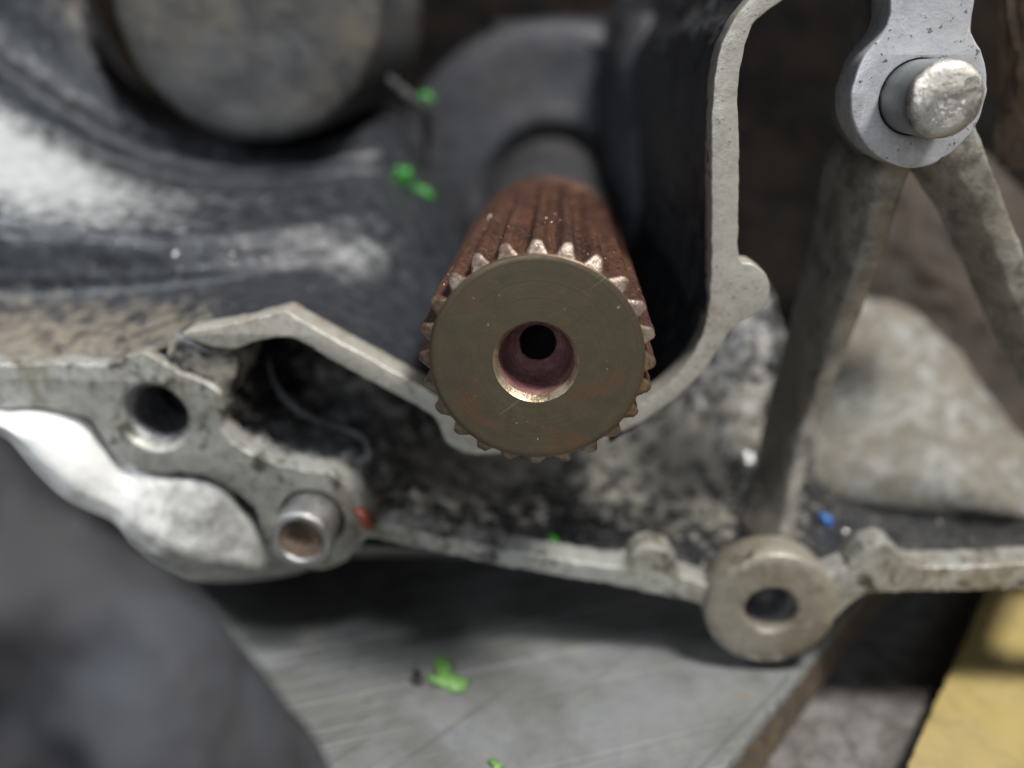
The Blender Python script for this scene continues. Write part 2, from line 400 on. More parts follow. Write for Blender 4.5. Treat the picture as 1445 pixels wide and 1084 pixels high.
def m_face():
    t = NT('olive_brown_steel_end')
    n1 = t.noise(0.2, 6, 0.65, 0.8, off=2.6); n2 = t.noise(0.5, 6, 0.7, 0.3, off=4); n3 = t.noise(5, 4, 0.6, off=2); n4 = t.noise(1.7, 2, 0.5, off=6)
    c = t.mix(t.ramp(n2, 0.3, 0.7), (0.125, 0.102, 0.062), (0.088, 0.074, 0.048))
    c = t.mix(t.ramp(n1, 0.52, 0.66, 0, 0.55), c, (0.17, 0.085, 0.045))
    c = t.mix(t.ramp(n1, 0.42, 0.30, 0, 0.6), c, (0.13, 0.128, 0.09))
    c = t.mix(t.ramp(n4, 0.72, 0.78, 0, 0.7), c, (0.42, 0.38, 0.3))
    c = t.mix(t.ramp(n4, 0.27, 0.22, 0, 0.7), c, (0.05, 0.04, 0.025))
    # lathe rings about the shaft axis, and fine stray scratches
    sub = t.n('ShaderNodeVectorMath'); sub.operation = 'SUBTRACT'; sub.inputs[1].default_value = (FACE_C[0], 0, FACE_C[1]); t.l(t.co, sub.inputs[0])
    fl = t.n('ShaderNodeVectorMath'); fl.operation = 'MULTIPLY'; fl.inputs[1].default_value = (1, 0, 1); t.l(sub.outputs[0], fl.inputs[0])
    ln = t.n('ShaderNodeVectorMath'); ln.operation = 'LENGTH'; t.l(fl.outputs[0], ln.inputs[0])
    rg = t.n('ShaderNodeTexNoise'); rg.noise_dimensions = '1D'; rg.inputs['Scale'].default_value = 5.0; rg.inputs['Detail'].default_value = 3; t.l(ln.outputs['Value'], rg.inputs['W'])
    c = t.mix(t.ramp(rg.outputs['Fac'], 0.45, 0.75, 0, 0.5), c, (0.085, 0.07, 0.042))
    c = t.mix(t.ramp(ln.outputs['Value'], 8.55, 8.95, 0, 0.55), c, (0.09, 0.055, 0.03))
    sx = t.streak((0, 0.7, 0), (0.16, 1, 6.0)); sy = t.streak((0, -0.5, 0), (0.2, 1, 8.0))
    c = t.mix(t.ramp(sx, 0.70, 0.74, 0, 0.6), c, (0.32, 0.28, 0.2))
    c = t.mix(t.ramp(sy, 0.30, 0.26, 0, 0.5), c, (0.07, 0.055, 0.035))
    t.bump(rg.outputs['Fac'], 0.15, 0.06)
    t.bump(n3, 0.12, 0.06); t.bump(n2, 0.1, 0.2)
    return t.done(c, t.ramp(n2, 0.3, 0.7, 0.34, 0.46), 0.55)
M_FACE = m_face()
M_BORE = m_mottle('purple_brown_bore', [(0.30, 0.14, 0.135), (0.26, 0.12, 0.115), (0.17, 0.08, 0.078), (0.38, 0.23, 0.2)], 0.8, (0.35, 0.55), 0.2, 33)
M_CHAM = m_mottle('bright_chamfer', [(0.50, 0.43, 0.33), (0.45, 0.37, 0.26), (0.34, 0.26, 0.17), (0.55, 0.5, 0.42)], 0.35, (0.22, 0.45), 0.8, 44, 0.36, 0.6, 0.3)
M_SHAFT = m_mottle('dark_oiled_shaft', [(0.045, 0.046, 0.05), (0.052, 0.048, 0.047), (0.026, 0.026, 0.028), (0.08, 0.075, 0.07)], 0.4, (0.35, 0.55), 0.1, 55)
M_PIN = m_mottle('ground_steel_pin', [(0.28, 0.30, 0.30), (0.24, 0.26, 0.26), (0.20, 0.21, 0.21), (0.33, 0.34, 0.34)], 0.2, (0.28, 0.42), 0.75, 66, 0.3, 0.6, 0.25)
M_PINEND = m_mottle('hammered_pin_end', [(0.46, 0.46, 0.45), (0.42, 0.39, 0.33), (0.30, 0.29, 0.27), (0.56, 0.55, 0.54)], 0.4, (0.18, 0.36), 0.92, 77, 0.34, 0.58, 0.7)
M_SLEEVE = m_mottle('pale_steel_sleeve', [(0.40, 0.41, 0.42), (0.36, 0.35, 0.33), (0.27, 0.27, 0.27), (0.46, 0.45, 0.43)], 0.4, (0.22, 0.4), 0.8, 88, 0.32, 0.6, 0.4)
M_PLUG = m_mottle('brown_sleeve_inside', [(0.20, 0.14, 0.095), (0.15, 0.10, 0.07), (0.08, 0.055, 0.04), (0.26, 0.19, 0.14)], 0.6, (0.5, 0.7), 0.0, 99)
M_DTHREAD = m_mottle('oily_black_thread', [(0.05, 0.05, 0.055), (0.04, 0.04, 0.042), (0.02, 0.02, 0.022), (0.08, 0.08, 0.09)], 0.7, (0.14, 0.25), 0.8, 105, 0.34, 0.6, 0.3)
M_THREAD = m_mottle('dark_bright_thread', [(0.36, 0.365, 0.38), (0.30, 0.30, 0.31), (0.16, 0.16, 0.165), (0.42, 0.42, 0.44)], 0.7, (0.2, 0.35), 0.5, 101, 0.34, 0.6, 0.3)
def m_plain(name, c, rough=0.45, metal=0.0):
    t = NT(name); n = t.noise(2.0, 4, 0.6)
    t.bump(n, 0.3, 0.2)
    return t.done(t.mix(t.ramp(n, 0.3, 0.7), c, tuple(x*0.6 for x in c)), rough, metal)
M_GREEN = m_plain('green_paint', (0.045, 0.26, 0.035), 0.35)
M_LEAF = m_plain('yellow_green_paint', (0.16, 0.34, 0.08), 0.45)
M_BLUE = m_plain('blue_paint', (0.03, 0.16, 0.50), 0.4)
M_RED = m_plain('red_sealant', (0.30, 0.06, 0.035), 0.4)
M_CHIP_HOLE = m_plain('chip_and_hole_black', (0.012, 0.012, 0.014), 0.5)
M_GLINT = m_plain('bright_glints', (0.8, 0.74, 0.66), 0.25, 0.5)

# ------------------------------------------------------------------ the surface below
G = 75.0
VPX, VPZ = 0.0, 0.0
def slab(name, pts, z, thick, mats, bev=0.25, jit=0.0):
    """A level slab with a bevelled rim, points in plan."""
    n = len(pts); v, f, mi = [], [], []
    c = sum((Vector((p[0], p[1], 0)) for p in pts), Vector())/n
    def ins(p, d):
        q = Vector((p[0], p[1], 0)); return q+(c-q).normalized()*d
    rings = [(bev, 0.0), (bev*0.3, -bev*0.3), (0.0, -bev), (0.0, -thick)]
    for d, dz in rings:
        for p in pts:
            q = ins(p, d); v.append((q.x, q.y, z+dz))
    f.append(tuple(range(n))); mi.append(0)
    for j in range(3):
        for k in range(n):
            f.append((j*n+k, j*n+(k+1) % n, (j+1)*n+(k+1) % n, (j+1)*n+k)); mi.append(0 if j < 2 else 1)
    return v, f, mi

v = [(-600, -200, -73), (600, -200, -73), (600, 600, -73), (-600, 600, -73)]
bench = make('bench_top', v, [(0, 1, 2, 3)], M_BENCH, None, False); bench['kind'] = 'structure'

def edge_pts(a, b, n, z, amp):
    A, B = PZ(*a, z), PZ(*b, z); out = []
    for k in range(n):
        p = A.lerp(B, k/(n-1)); out.append((p.x+amp*noise.noise(p*0.7), p.y+amp*noise.noise(p*0.7+Vector((7, 7, 7)))))
    return out
ep = edge_pts((1005, 1110), (1240, 812), 60, Z_PLATE, 0.25)
pts = [(-90, ep[0][1]-25), (ep[0][0]-26, ep[0][1]-27)] + ep + [(ep[-1][0]+40, ep[-1][1]+40), (-90, ep[-1][1]+40)]
v, f, mi = slab('steel_plate', pts, Z_PLATE, 8.0, None, 1.1)
plate = make('steel_plate', v, f, [M_PLATE, M_EDGE], None, False, mi)
tag(plate, 'grey scratched steel plate lying under the engine case', 'plate')

ep = edge_pts((1262, 1120), (1398, 815), 40, -68.0, 0.3)
pts = ep + [(ep[-1][0]+40, ep[-1][1]+40), (ep[-1][0]+140, ep[-1][1]+40), (ep[-1][0]+140, ep[0][1]-40), (ep[0][0]-10, ep[0][1]-40)]
v, f, mi = slab('yellow_board', pts, -68.0, 6.0, None, 0.5)
yel = make('yellow_board', v, f, [M_YEL, M_YEL], None, False, mi)
tag(yel, 'yellow painted board on the bench in the lower right corner', 'board')

# ------------------------------------------------------------------ the engine case
case = thing('engine_case', 'open grimy cast aluminium engine case with pale machined sealing rim', 'engine case', (0, G+20, Z_PLATE))

upper = [(258, 470), (330, 456), (385, 443), (402, 439), (425, 453), (470, 478), (540, 516), (612, 557), (650, 590), (700, 602), (770, 605), (850, 596),
         (905, 570), (950, 534), (983, 490), (999, 440), (1004, 350), (1004, 250), (1004, 165), (1012, 85), (1030, 36), (1062, -8), (1095, -60), (1150, -160),
         (1215, -160), (1160, -62), (1110, -4), (1066, 30), (1048, 80), (1041, 135), (1043, 210), (1042, 300), (1043, 366), (1060, 372), (1079, 385), (1087, 408), (1078, 434),
         (1056, 450), (1033, 463), (1012, 496), (985, 532), (945, 568), (890, 604), (830, 622), (760, 628), (705, 640), (660, 640), (630, 624), (618, 597), (598, 578),
         (540, 547), (470, 509), (425, 482), (398, 476), (360, 482), (332, 492), (300, 489), (272, 480)]
outline_mesh('sealing_rim', upper, [], G, 3.0, 0.14, M_RIM, case, jit=0.10)

hB = P(1088, 862, G-1); rB = rad(1088, 862, G-1, 94); rb = rad(1088, 862, G-1, 37)
hA = P(217, 590, G); rA = rad(217, 590, G, 51)
hD = P(440, 733, G); rD = rad(440, 733, G, 46)
lower = [(-290, 512), (-70, 514), (0, 515), (60, 513), (115, 514), (150, 515), (180, 503), (206, 500), (228, 512), (248, 524), (266, 532), (290, 540), (312, 556), (316, 580), (308, 600),
         (330, 626), (378, 650), (430, 664), (466, 669), (494, 690), (510, 716), (520, 733), (535, 735), (600, 753), (700, 773), (780, 788), (858, 800), (882, 797), (894, 781),
         (915, 772), (940, 779), (955, 798), (962, 815), (985, 822), (1008, 836), (1018, 850), (1016, 866), (1000, 866), (985, 852), (960, 846), (900, 833), (860, 825),
         (700, 797), (600, 776), (530, 760), (513, 764), (500, 782), (478, 797), (448, 804), (410, 796), (380, 776), (370, 748), (362, 724), (338, 698), (300, 676), (262, 668),
         (225, 667), (190, 660), (160, 640), (136, 604), (118, 587), (60, 576), (0, 576), (-70, 575), (-290, 573)]
low_rim = outline_mesh('sealing_rim', lower, [(hA.x, hA.z, rA), (hD.x, hD.z, rD)], G, 3.0, 0.16, M_RIM2, case, jit=0.26)
outline_mesh('sealing_rim', [(1160, 822), (1195, 801), (1220, 776), (1246, 768), (1270, 780), (1284, 797), (1330, 801), (1445, 796), (1640, 795), (1640, 832), (1445, 832), (1330, 835), (1240, 836), (1213, 842), (1190, 862), (1160, 884), (1148, 860)],
             [], G, 3.0, 0.16, M_RIM2, case, jit=0.22)

hT = P(1292, 137, G); rT = rad(1292, 137, G, 53)
boss = [(1256, -170), (1256, -20), (1254, 25), (1243, 50), (1222, 75), (1206, 108), (1200, 145), (1207, 180), (1226, 209), (1256, 230), (1292, 238), (1330, 225), (1366, 195), (1388, 152),
        (1393, 112), (1387, 75), (1370, 46), (1373, 20), (1377, -20), (1380, -170)]
dow_boss = outline_mesh('dowel_boss', boss, [(hT.x, hT.z, rT)], G-0.3, 4.0, 0.2, M_BOSS, case, jit=0.1)
# column of the boss running back into the case
cc = P(1297, 145, G+3)
lathe('boss_column', cc.x, cc.z, [(5.3, G+3), (5.6, G+8), (5.7, G+10)], M_RIB, case, 40, 0.35, 0.3)
sweep('boss_arm', [(1318, 60, G+3.5), (1318, -20, G+3.5), (1318, -180, G+3.5)], [3.4, 3.4, 3.6], [(-1.15, 9), (-1.15, 6), (-1.0, 0.8), (-0.6, 0.0), (0.6, 0.0), (1.0, 0.8), (1.15, 6), (1.15, 9)], M_RIB, case, 20, 0.2, 0.4)

# bolt boss standing a little proud of the rim
bolt_boss = lathe('bolt_boss', hB.x, hB.z, [(rb*0.985, G+0.9), (rb, G-0.55), (rb*1.03, G-0.85), (rb*1.08, G-0.98), (rb*1.2, G-1.0), (rb*1.6, G-1.0), (rB*0.8, G-1.0), (rB*0.965, G-0.97), (rB*1.0, G-0.7), (rB*1.02, G+1.2), (rB*0.98, G+3.2)],
      M_BRBOSS, case, 72, 0.06, 0.7)
def threads(name, c, r, y0, n, pitch, mat, par, tail=2.0):
    prof = []
    for k in range(n):
        prof += [(r, y0+k*pitch), (r*0.985, y0+(k+0.25)*pitch), (r*0.90, y0+(k+0.5)*pitch), (r*0.985, y0+(k+0.8)*pitch)]
    e = y0+n*pitch
    prof += [(r, e), (r*0.96, e+0.15)]
    o = lathe(name, c.x, c.z, prof, mat, par, 48)
    lathe('hole_bottom', c.x, c.z, [(r*0.97, e+0.1), (r*0.9, e+tail*0.6), (0.02, e+tail)], M_CHIP_HOLE, par, 48)  # near-black cap stands in for the hole's deep shade
    return o
threads('thread_lining', hA, rA*0.86, G+1.0, 7, 1.0, M_THREAD, low_rim)
threads('thread_lining', hB, rb*0.985, G+0.8, 4, 0.7, M_THREAD, bolt_boss, 0.6)
lathe('hole_chamfer', hA.x, hA.z, [(rA*1.0, G+0.12), (rA*0.95, G+0.35), (rA*0.89, G+0.8), (rA*0.865, G+1.4)], M_RIM2, low_rim, 48)
lathe('hole_lining', hD.x, hD.z, [(rD*1.0, G+0.15), (rD*0.99, G+3), (rD*0.98, G+9), (0.02, G+9)], M_RIM2, low_rim, 48)
lathe('hole_lining', hT.x, hT.z, [(rT*1.0, G-0.1), (rT*0.99, G+3), (rT*0.98, G+9), (0.02, G+9)], M_BOSS, dow_boss, 48)

# grimy web between the threaded boss and the rim
outline_mesh('boss_web', [(232, 498), (250, 476), (268, 470), (300, 487), (326, 497), (336, 515), (326, 548), (312, 566), (285, 552), (252, 528)], [], G+0.7, 6, 0.5, M_FLOOR, case, jit=0.25)
tube('tool_mark', [(247, 474, G+0.6), (262, 480, G+0.55), (280, 489, G+0.55), (295, 496, G+0.6)], 0.32, M_THREAD, case, 24)

# stepped wall on the left: dusty ledge, dark face, rounded shoulder, second step, gap round the cap
rows = [
 [(-90, 520, 76), (0, 521, 76), (110, 519, 76), (190, 506, 76), (262, 478, 76), (330, 461, 76), (400, 447, 76), (470, 486, 76), (540, 524, 76), (618, 566, 76)],
 [(-90, 480, 81), (0, 480, 81), (110, 476, 81), (190, 468, 81), (262, 450, 81), (330, 436, 81), (400, 425, 81), (475, 455, 82), (550, 490, 83), (630, 530, 85)],
 [(-90, 430, 90.5), (0, 428, 90.5), (110, 424, 90.5), (190, 418, 90.5), (262, 409, 90.5), (330, 402, 91), (410, 394, 92.5), (490, 402, 95), (565, 425, 99), (645, 470, 103)],
 [(-90, 385, 91.8), (0, 388, 91.8), (110, 387, 91.8), (190, 384, 91.8), (262, 380, 92), (330, 374, 92.8), (415, 362, 96), (500, 350, 101), (580, 370, 107), (655, 420, 113)],
 [(-90, 305, 92.6), (0, 330, 92.6), (110, 338, 92.6), (190, 343, 92.6), (262, 344, 93), (330, 342, 94.2), (420, 332, 98), (505, 320, 104), (590, 330, 112), (660, 380, 122)],
 [(-90, 262, 95), (0, 292, 95), (100, 310, 95), (180, 318, 95), (260, 320, 95.6), (335, 318, 97), (425, 308, 101), (515, 296, 107.5), (590, 302, 116), (655, 350, 127)],
 [(-90, 165, 106), (0, 210, 106), (90, 244, 106), (175, 265, 106), (258, 276, 106.5), (335, 279, 108), (430, 272, 111), (520, 262, 116), (588, 275, 122), (645, 325, 130)],
 [(-90, 100, 113), (0, 150, 113), (85, 195, 113), (170, 233, 113.5), (255, 255, 114), (335, 261, 115), (430, 256, 117), (520, 243, 120), (582, 252, 126), (630, 300, 134)],
 [(-60, 55, 114), (20, 108, 114), (95, 158, 114), (175, 202, 114.5), (258, 228, 115), (335, 236, 116), (430, 232, 118), (515, 215, 121), (572, 222, 127), (610, 270, 137)],
 [(-40, 25, 118), (35, 82, 118), (108, 135, 118), (184, 182, 118.5), (262, 208, 119), (338, 216, 120), (430, 211, 122), (512, 196, 125), (562, 200, 131), (596, 240, 141)],
 [(100, -60, 122), (116, 0, 122), (152, 98, 122), (206, 160, 122.5), (272, 195, 123), (342, 205, 124), (428, 199, 126), (506, 178, 130), (550, 175, 136), (585, 200, 148)],
 [(112, -60, 142), (128, 0, 142), (172, 92, 142), (226, 140, 142), (283, 172, 142), (345, 182, 143), (425, 174, 144), (495, 158, 147), (535, 150, 154), (570, 160, 160)],
]
masks = [[.6]*4+[.5, .2, .05, 0, 0, 0], [.75, .75, .7, .65, .6, .3, .05, 0, 0, 0], [.55, .5, .45, .4, .3, .15, .05, 0, 0, 0], [.3, .3, .25, .2, .1]+[.05]*5, [0]*10, [.3, .3, .35, .3, .2, .1, .05, .05, 0, 0],
         [.2, .2, .2, .2, .1, .1, .1, .1, 0, 0], [.1]*10, [0]*10, [.1]*10, [.55, .5, .3, .1, 0, 0, 0, 0, 0, 0], [0]*10]
pale_lit = [[0]*10, [0]*10, [0]*7+[.35, .1, 0], [0]*7+[.52, .2, 0]] + [[.15]*3+[.1, .1]+[0]*5, [.6, .6, .55, .5, .4, .2, .15, .15, .05, 0], [1, 1, .9, .6, .45, .35, .3, .3, .1, 0], [.5, .5, .4, .25, .2, .15, .15, .15, 0, 0], [0]*10, [.35]*7+[.3, .1, 0], [0]*10, [0]*10]  # painted highlights: shoulder band, second step and a glossy spot
def carry_on(rows):      # the casting goes on past the left edge of the picture
    return [[(r[0][0]-190, r[0][1]+(r[0][1]-r[1][1])*1.6, r[0][2])]+r for r in rows]
rows = carry_on(rows); masks = [[m[0]]+m for m in masks]; pale_lit = [[m[0]]+m for m in pale_lit]
loft('stepped_wall', rows, 230, 200, M_STEP, case, 0.22, 0.3, masks, pale_lit=pale_lit)

# round cap sitting in the stepped wall
cx0 = P(342, -2, 113); rcap = rad(342, -2, 113, 194)
lathe('bearing_cap', cx0.x, cx0.z, [(0.02, 113.2), (rcap*0.4, 113.1), (rcap*0.8, 113.0), (rcap*0.93, 113.2), (rcap*0.985, 114.0), (rcap*1.0, 115.2), (rcap*1.0, 125), (rcap*1.0, 145)], M_CAP, case, 96, 0.2, 0.25)

# seal housing round the shaft
AX = P(757, 509, 63.0); ax, az = AX.x, AX.z
lathe('shaft_housing', ax, az, [(10.2, 153), (12.2, 152.5), (13.0, 150.8), (14.2, 149.8), (16, 150.6), (20, 150.8), (25, 150.4), (28.3, 150.0), (30.0, 151.0), (30.8, 153.2), (31.2, 158), (31.5, 175), (33, 195)], M_HOUSE, case, 96, 0.25, 0.2)

# side wall running back from the rim, right of the shaft, and the dark top corner
edge = [(860, 632), (915, 590), (955, 545), (986, 500), (1001, 445), (1008, 355), (1008, 250), (1008, 165), (1017, 85), (1034, 40), (1066, -4), (1104, -70), (1160, -165)]
def wall_rows(edge, depths, shift):
    out = []
    for d, s in zip(depths, shift):
        row = []
        for (x, y) in edge:
            p = P(x, y, G); row.append(Vector((p.x-s, d, p.z+s*0.15)))
        out.append(row)
    return out
loft('side_wall', wall_rows(edge, (76, 84, 96, 112, 130, 146, 152), (0.0, 0.4, 1.4, 2.2, 2.6, 4.5, 9.0)), 130, 110, M_WALL, case, 0.5, 0.2, world=True)
# fluted ridge that joins the wall to the housing
sweep('wall_ridge', [(925, 20, 135), (918, 90, 130), (916, 200, 126), (912, 330, 124), (905, 450, 120)], [4.2, 4.6, 4.4, 4.0, 3.6], [(-1.6, 26), (-1.1, 8), (-0.7, 2), (0, 0), (0.6, 1.2), (1.2, 6), (1.7, 14)], M_HOUSE, case, 60, 0.35, 0.25)
loft('housing_shoulder', [[(700, 60, 152), (790, 52, 151), (860, 66, 148), (920, 40, 140), (980, -10, 132), (1040, -80, 126)],
                          [(700, 40, 158), (790, 34, 157), (855, 40, 152), (905, 15, 145), (955, -30, 138), (1010, -100, 130)],
                          [(700, 30, 170), (790, 24, 170), (850, 22, 166), (890, -10, 160), (930, -60, 150), (980, -120, 140)]], 60, 30, M_HOUSE, case, 0.3, 0.2)

# little bracket edge beside the cap
tube('bracket_edge', [(528, 98, 128), (552, 116, 130), (578, 138, 132), (600, 156, 134), (603, 190, 138), (600, 235, 142)], 0.8, M_CAP, case, 40, 10)

# pocket between the two rims, left half
mt = m_black('grimy_wet_floor', base=(0.02, 0.021, 0.023), dust=(0.42, 0.385, 0.32), pale=(0.45, 0.45, 0.46), wet=0.2, dustamt=0.95, pal=0.22, off=43, bumpd=0.9, metal=0.25, pale_lit=(0.48, 0.49, 0.50), crisp=0.55, coat=0.7)
rows = [
 [(282, 545, 76.2), (306, 600, 76.2), (345, 638, 76.2), (400, 662, 76.2), (470, 680, 76.2), (525, 745, 76.2)],
 [(335, 530, 82), (355, 580, 82), (395, 615, 82), (450, 632, 82), (510, 650, 82), (570, 705, 83)],
 [(360, 505, 90), (385, 545, 90), (430, 580, 90), (490, 600, 91), (545, 620, 92), (600, 660, 93)],
 [(350, 470, 99), (410, 490, 99), (470, 530, 99), (530, 560, 100), (590, 590, 101), (640, 630, 102)],
 [(340, 440, 108), (415, 450, 108), (490, 490, 108), (560, 530, 108), (630, 570, 108), (690, 620, 108)],
]
loft('pocket_wall', rows, 140, 120, mt, case, 1.3, 0.32, [[.6, .6, .6, .6, .5, .6], [.3, .3, .35, .4, .5, .6], [.2, .2, .25, .35, .5, .6], [.2, .5, .6, .6, .5, .4], [.1, .2, .3, .3, .3, .2]],
     pale_lit=[[.4, .4, .5, .6, .6, .2], [.3, .45, .65, .9, .6, .2], [.2, .3, .5, .7, .4, .1], [.2, .4, .5, .5, .3, .1], [.1]*6])  # whitish crust, plus a paler tone painted to lift the shaded wall
tube('casting_seam', [(378, 505, 86.5), (388, 540, 85.5), (408, 568, 84.5), (440, 590, 84), (478, 602, 83.5), (512, 618, 83), (522, 650, 81.5)], 0.34, M_PIN, case, 50, 8)

# pocket floor that runs back from the lower rim
rows = [
 [(500, 752, 76.2), (600, 764, 76.2), (700, 784, 76.2), (800, 800, 76.2), (900, 812, 76.2), (1000, 826, 76.2), (1090, 792, 77), (1180, 810, 76.2), (1250, 792, 76.2), (1340, 810, 76.2), (1520, 806, 76.2)],
 [(520, 700, 81), (600, 716, 82), (700, 740, 83), (800, 757, 83), (900, 768, 83), (1000, 782, 82), (1090, 768, 82), (1180, 770, 82), (1250, 758, 84), (1340, 762, 85), (1520, 762, 85)],
 [(540, 640, 90), (610, 660, 92), (700, 690, 93), (800, 705, 93), (900, 712, 92), (1000, 718, 91), (1090, 725, 90), (1180, 718, 90), (1250, 728, 91), (1340, 732, 92), (1520, 738, 92)],
 [(580, 580, 103), (640, 610, 103), (720, 635, 103), (800, 640, 103), (890, 630, 102), (990, 620, 100), (1080, 620, 99), (1180, 690, 98), (1250, 710, 99), (1340, 715, 100), (1520, 725, 100)],
 [(610, 540, 110), (680, 570, 110), (750, 590, 110), (820, 590, 110), (890, 560, 108), (980, 520, 105), (1070, 470, 104), (1180, 660, 104), (1250, 690, 106), (1340, 700, 108), (1520, 715, 108)],
 [(640, 500, 116), (700, 530, 116), (770, 545, 116), (840, 540, 115), (900, 490, 112), (980, 430, 109), (1070, 385, 108), (1170, 620, 110), (1250, 670, 112), (1340, 690, 114), (1520, 700, 114)],
]
masks = [[.4, .3, .2, .15, .15, .25, .35, .3, .3, .3, .3], [.65, .62, .5, .25, .3, .35, .3, .25, .2, .2, .2], [.7, .72, .68, .5, .6, .6, .4, .25, .15, .15, .15], [.6, .65, .65, .6, .7, .75, .6, .35, .35, .35, .35], [.4, .5, .5, .5, .5, .5, .5, .3, .3, .3, .3], [.2, .2, .2, .2, .35, .4, .4, .3, .3, .3, .3]]
bfl = [[.2]*11, [.15, .1, .15, .3, .3, .25, .2, .25, .2, .2, .2], [.1, .1, .1, .3, .25, .2, .2, .2, .2, .2, .2], [.1, .1, .1, .2, .2, .2, .3, .3, .2, .2, .2], [.1, .1, .1, .2, .4, .55, .5, .2, .2, .2, .2], [0, 0, 0, 0, .4, .5, .5, .2, .2, .2, .2]]  # bluish light on the rear part painted as a paler tone
loft('pocket_floor', rows, 220, 110, mt, case, 0.6, 0.3, masks, pale_lit=bfl)

# ribs that run down from the dowel boss
PR = [(-1.5, 9), (-1.32, 6.5), (-1.1, 4.2), (-0.85, 2.2), (-0.6, 0.85), (-0.42, 0.28), (-0.28, 0.06), (0.2, 0.0), (0.6, 0.02), (0.8, 0.15), (0.93, 0.45), (1.0, 1.0), (1.04, 3), (1.08, 8)]
sweep('rib', [(1284, 172, 79.5), (1266, 215, 79), (1244, 280, 80), (1218, 370, 81.5), (1188, 460, 83), (1158, 550, 84), (1130, 640, 84), (1112, 730, 82), (1104, 800, 79)], [1.0, 1.9, 2.1, 1.8, 1.65, 1.5, 1.35, 1.35, 2.0], PR, M_RIB, case, 90, 0.13, 0.45)
sweep('rib', [(1345, 200, 79), (1378, 265, 80), (1412, 345, 81), (1450, 440, 82), (1500, 540, 83), (1550, 640, 84)], [2.3, 1.9, 1.75, 1.7, 1.7, 1.7], [(a, b*0.45) for a, b in PR], M_RIB2, case, 70, 0.15, 0.45)
# pale bulging wall seen between the ribs
rows = [
 [(1195, 405, 126), (1230, 415, 123), (1280, 430, 120), (1360, 500, 114), (1430, 590, 108), (1540, 680, 103)],
 [(1180, 455, 117), (1220, 462, 114.5), (1285, 490, 111), (1362, 555, 106), (1430, 632, 101), (1540, 705, 97)],
 [(1135, 540, 109), (1205, 560, 105), (1290, 595, 101), (1368, 640, 98), (1432, 690, 95), (1540, 735, 93)],
 [(1125, 640, 102), (1200, 660, 98.5), (1290, 685, 95.5), (1370, 708, 93.5), (1435, 726, 92.5), (1540, 745, 91.5)],
 [(1120, 690, 98), (1200, 704, 95.5), (1290, 719, 94), (1370, 727, 93.5), (1435, 731, 93.5), (1540, 738, 93.5)],
]
loft('domed_wall', rows, 110, 90, M_DOME, case, 0.25, 0.3)
# dark brown wall that rises behind the bulge and joins the ribs
loft('brown_rear_wall', [[(1195, 470, 121), (1260, 490, 117), (1340, 545, 111), (1420, 630, 104), (1540, 715, 100)],
                      [(1200, 410, 124), (1270, 425, 120), (1355, 490, 114), (1440, 590, 107), (1560, 670, 103)],
                      [(1212, 340, 127), (1282, 350, 123), (1370, 420, 117), (1460, 530, 110), (1570, 610, 105)],
                      [(1228, 250, 134), (1290, 260, 130), (1380, 320, 122), (1480, 440, 113), (1580, 540, 107)],
                      [(1245, 175, 142), (1300, 180, 140), (1390, 220, 132), (1500, 330, 120), (1590, 450, 110)]], 70, 60, M_DKBROWN, case, 0.7, 0.2)
# brown wall at the far right, and the back wall, its deep shade painted near black
loft('outer_wall', [[(1395, -80, 96), (1410, 60, 95), (1412, 120, 96), (1408, 180, 98), (1404, 235, 100)],
                    [(1435, -80, 91), (1444, 60, 90), (1446, 120, 91), (1444, 180, 93), (1442, 240, 95)],
                    [(1478, -80, 88), (1482, 60, 87), (1484, 120, 88), (1482, 180, 90), (1480, 240, 92)]], 60, 40, M_BROWN, case, 0.6, 0.2)
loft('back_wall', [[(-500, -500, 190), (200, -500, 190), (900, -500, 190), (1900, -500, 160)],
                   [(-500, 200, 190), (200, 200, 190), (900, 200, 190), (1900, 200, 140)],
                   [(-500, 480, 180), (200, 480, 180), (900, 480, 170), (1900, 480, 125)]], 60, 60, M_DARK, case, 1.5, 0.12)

# pale outer casting that swells out below the lower rim
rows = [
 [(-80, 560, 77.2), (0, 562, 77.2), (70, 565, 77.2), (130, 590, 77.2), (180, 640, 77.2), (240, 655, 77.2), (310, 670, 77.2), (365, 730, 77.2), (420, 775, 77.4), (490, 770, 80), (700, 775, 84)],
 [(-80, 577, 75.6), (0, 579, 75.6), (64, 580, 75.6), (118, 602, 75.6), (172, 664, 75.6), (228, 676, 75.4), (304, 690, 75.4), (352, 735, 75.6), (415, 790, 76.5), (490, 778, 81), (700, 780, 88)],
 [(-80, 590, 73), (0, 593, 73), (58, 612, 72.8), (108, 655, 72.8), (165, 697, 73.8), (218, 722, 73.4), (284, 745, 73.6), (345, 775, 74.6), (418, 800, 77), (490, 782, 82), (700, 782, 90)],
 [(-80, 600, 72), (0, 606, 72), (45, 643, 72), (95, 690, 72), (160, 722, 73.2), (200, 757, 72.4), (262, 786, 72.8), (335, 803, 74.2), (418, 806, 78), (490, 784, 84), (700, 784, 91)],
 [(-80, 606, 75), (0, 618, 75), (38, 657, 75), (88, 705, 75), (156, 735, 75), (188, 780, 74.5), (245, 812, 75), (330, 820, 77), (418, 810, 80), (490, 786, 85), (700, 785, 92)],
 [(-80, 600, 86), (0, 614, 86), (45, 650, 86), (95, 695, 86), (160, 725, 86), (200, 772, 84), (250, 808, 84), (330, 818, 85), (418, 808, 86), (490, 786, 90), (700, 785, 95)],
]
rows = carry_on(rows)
loft('outer_casting', rows, 220, 90, M_SKIRT, case, 0.3, 0.18, pale_lit=[[1.5, 1.5, 1.5, 1.3, 1.1, .85, .6, .4, .3, .25, 0, 0]]*6, masks=[[0]*12]*6)  # light from the left painted in, white fading to grey

